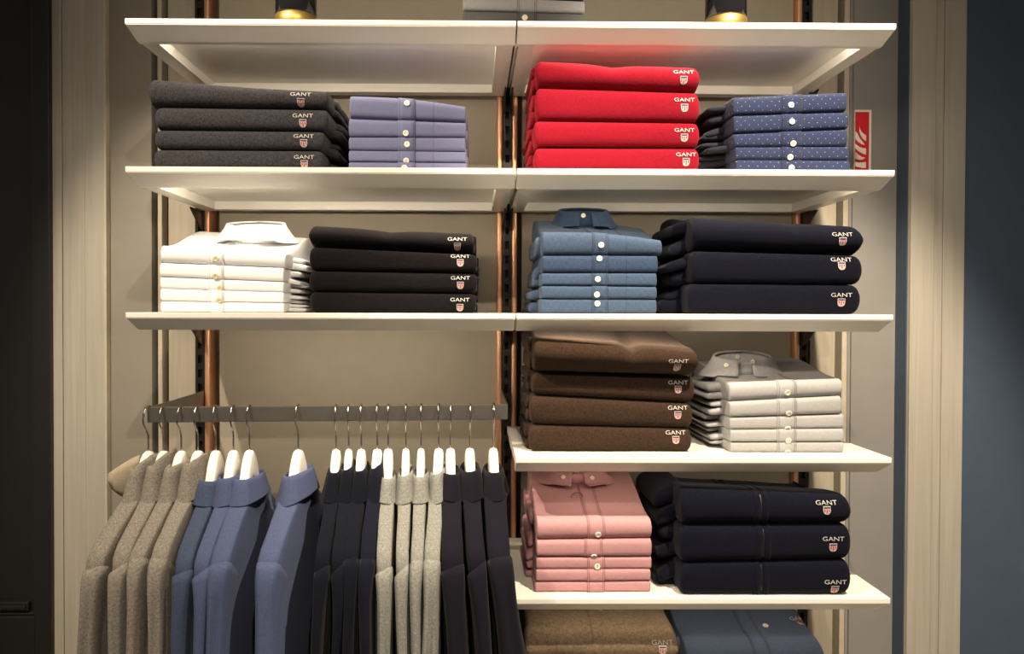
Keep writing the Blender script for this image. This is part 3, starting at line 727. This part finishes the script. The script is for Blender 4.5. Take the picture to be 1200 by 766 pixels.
    link_mesh('collar', bm, inner or mat, t)
    return t
HOOKS = [('greige', [169, 187, 208, 228]), ('polo', [249, 270, 289, 347]), ('ink', [392, 407, 422, 441]), ('silver', [454, 475, 493, 514]), ('plum', [528, 551, 579])]
WHO = {'greige': 'heather brown-grey polo', 'polo': 'washed blue polo', 'ink': 'ink blue polo', 'silver': 'light grey polo', 'plum': 'dark plum polo'}
OR4 = {4: ['leftmost', 'second from left', 'third from left', 'rightmost'], 3: ['leftmost', 'middle', 'rightmost']}
BT = dict(greige=[.021, .0185, .0175, .019], polo=[.0185, .0170, .0215, .024], ink=[.0150, .0135, .0150, .0160], silver=[.0165, .0140, .0140, .0175], plum=[.0225, .0195, .0245])
ROT = dict(greige=[-.09, -.02, -.05, -.03], polo=[.015, .01, 0, -.07], ink=[.05, .06, .04, .03], silver=[.07, .05, .03, -.02], plum=[.05, .07, .04])
LEAN = {('greige', 0): dict(lean_=-.07, widen=.4), ('ink', 0): dict(lean_=-.05), ('plum', 0): dict(lean_=.05, widen=.6), ('plum', 1): dict(lean_=.08), ('plum', 2): dict(lean_=.13, widen=1.6), ('polo', 3): dict(widen=.6), ('polo', 2): dict(lean_=-.04), ('silver', 3): dict(lean_=-.03, widen=.8)}
seed = 1
for mat, xs in HOOKS:
    for i, px in enumerate(xs):
        x = X(px, YR-.02); zz = railz(x); o = OR4[len(xs)][i]; n_ = 'four' if len(xs) == 4 else 'three'
        mm = mat
        if mat == 'polo' and i == 0: mm = 'polo2'
        if mat == 'ink' and i == 3: mm = 'ink2'
        kw = dict(greige=dict(neck=-.004, collar_h=.058, cw=.015, rise_=[.030, .026, .006, .010][i]), polo=dict(neck=.006, collar_h=.040), ink=dict(neck=.0, collar_h=.050, cw=.010), silver=dict(neck=.004, collar_h=.040, cw=.012), plum=dict(neck=.0, collar_h=.044, cw=.016))[mat]
        kw.update(LEAN.get((mat, i), {})); kw['b'] = BT[mat][i]; kw['ctilt'] = [.9, -.3, .5, .2][seed % 4]; kw['collar_h'] += [.004, -.006, 0, -.003][seed % 4]
        hg = hanger(x, zz, 'white wooden hanger inside the %s %s on the rail' % (o, WHO[mat]), kw['b'])
        gm = garment(x, zz, mm, '%s of the %s %ss hanging on the rail' % (o, n_, WHO[mat]), 'polo shirt', 'hanging_polo', 'polo shirts on the clothes rail', seed=seed, seamdrop=[.0, .35, .6, .2][seed % 4], sleeve_fold=[.0, .012, .006][seed % 3], **kw)
        hg.rotation_euler.z = gm.rotation_euler.z = ROT[mat][i]
        if mat == 'greige' and i == 0: first_polo = gm
        seed += 1
# the first polo's raised collar flap, standing out to the left
bm = bmesh.new(); rows = []
for i in range(7):
    f = i/6; r = []
    for j in range(6):
        g = j/5
        p = at(163-37*f+5*g*f, 533+22*f**1.2+(50-32*f+26*f*(1-f))*g, .058-.04*f)
        r.append(p+Vector((0, -.006*math.sin(PI*g), 0)))
    rows.append(r+[q+Vector((.0012, .0022, 0)) for q in r[::-1]])
loft(bm, rows)
R_ = Matrix.Rotation(-first_polo.rotation_euler.z, 3, 'Z')
for v in bm.verts: v.co = first_polo.location + R_@(v.co-first_polo.location)
link_mesh('collar_flap', bm, 'flap', first_polo)
# ------------------------------------------------------------------ fire sign: a bent plate fixed to the right side wall
ys = YW-.006
xa, xb = at(1002, 160, ys).x, at(1021.3, 160, ys).x
zt_ = at(1011, 128.5, ys).z; zb_ = zt_-.175
sg = thing('fire_sign', 'red fire equipment sign with white flames on the grey wall panel', 'sign', ((xa+xb)/2, ys, zb_))
link_mesh('sign_plate', bx((xa, ys, zb_), (xb, YW-.0002, zt_), .0008), 'signwhite', sg, False)
def onplate(u, v, o): return Vector((xa+(xb-xa)*u, ys-o, zb_+(zt_-zb_)*v))
bm = bmesh.new(); q = [bm.verts.new(onplate(u, v, .0006)) for u, v in ((0, .03), (.84, .03), (.84, .965), (0, .965))]; bm.faces.new(q)
link_mesh('red_field', bm, 'signred', sg, False)
def flame(pts):
    bm = bmesh.new(); bm.faces.new([bm.verts.new(onplate(u, v, .0011)) for u, v in pts]); bmesh.ops.triangulate(bm, faces=bm.faces); link_mesh('flame', bm, 'signwhite', sg, False)
def FP(*ps): flame([((px-120)/135, 1-(py-125)/535) for px, py in ps])
FP((155, 262), (162, 290), (178, 312), (210, 335), (210, 382), (185, 365), (163, 335), (152, 300))
FP((121, 300), (140, 320), (155, 355), (180, 385), (200, 412), (170, 405), (140, 385), (121, 362))
FP((121, 402), (150, 425), (180, 437), (210, 440), (210, 492), (180, 482), (150, 465), (121, 440))
FP((121, 465), (145, 490), (175, 510), (205, 516), (180, 532), (150, 532), (121, 525))
FP((121, 548), (150, 556), (180, 556), (210, 550), (210, 600), (180, 600), (150, 592), (130, 590), (121, 575))
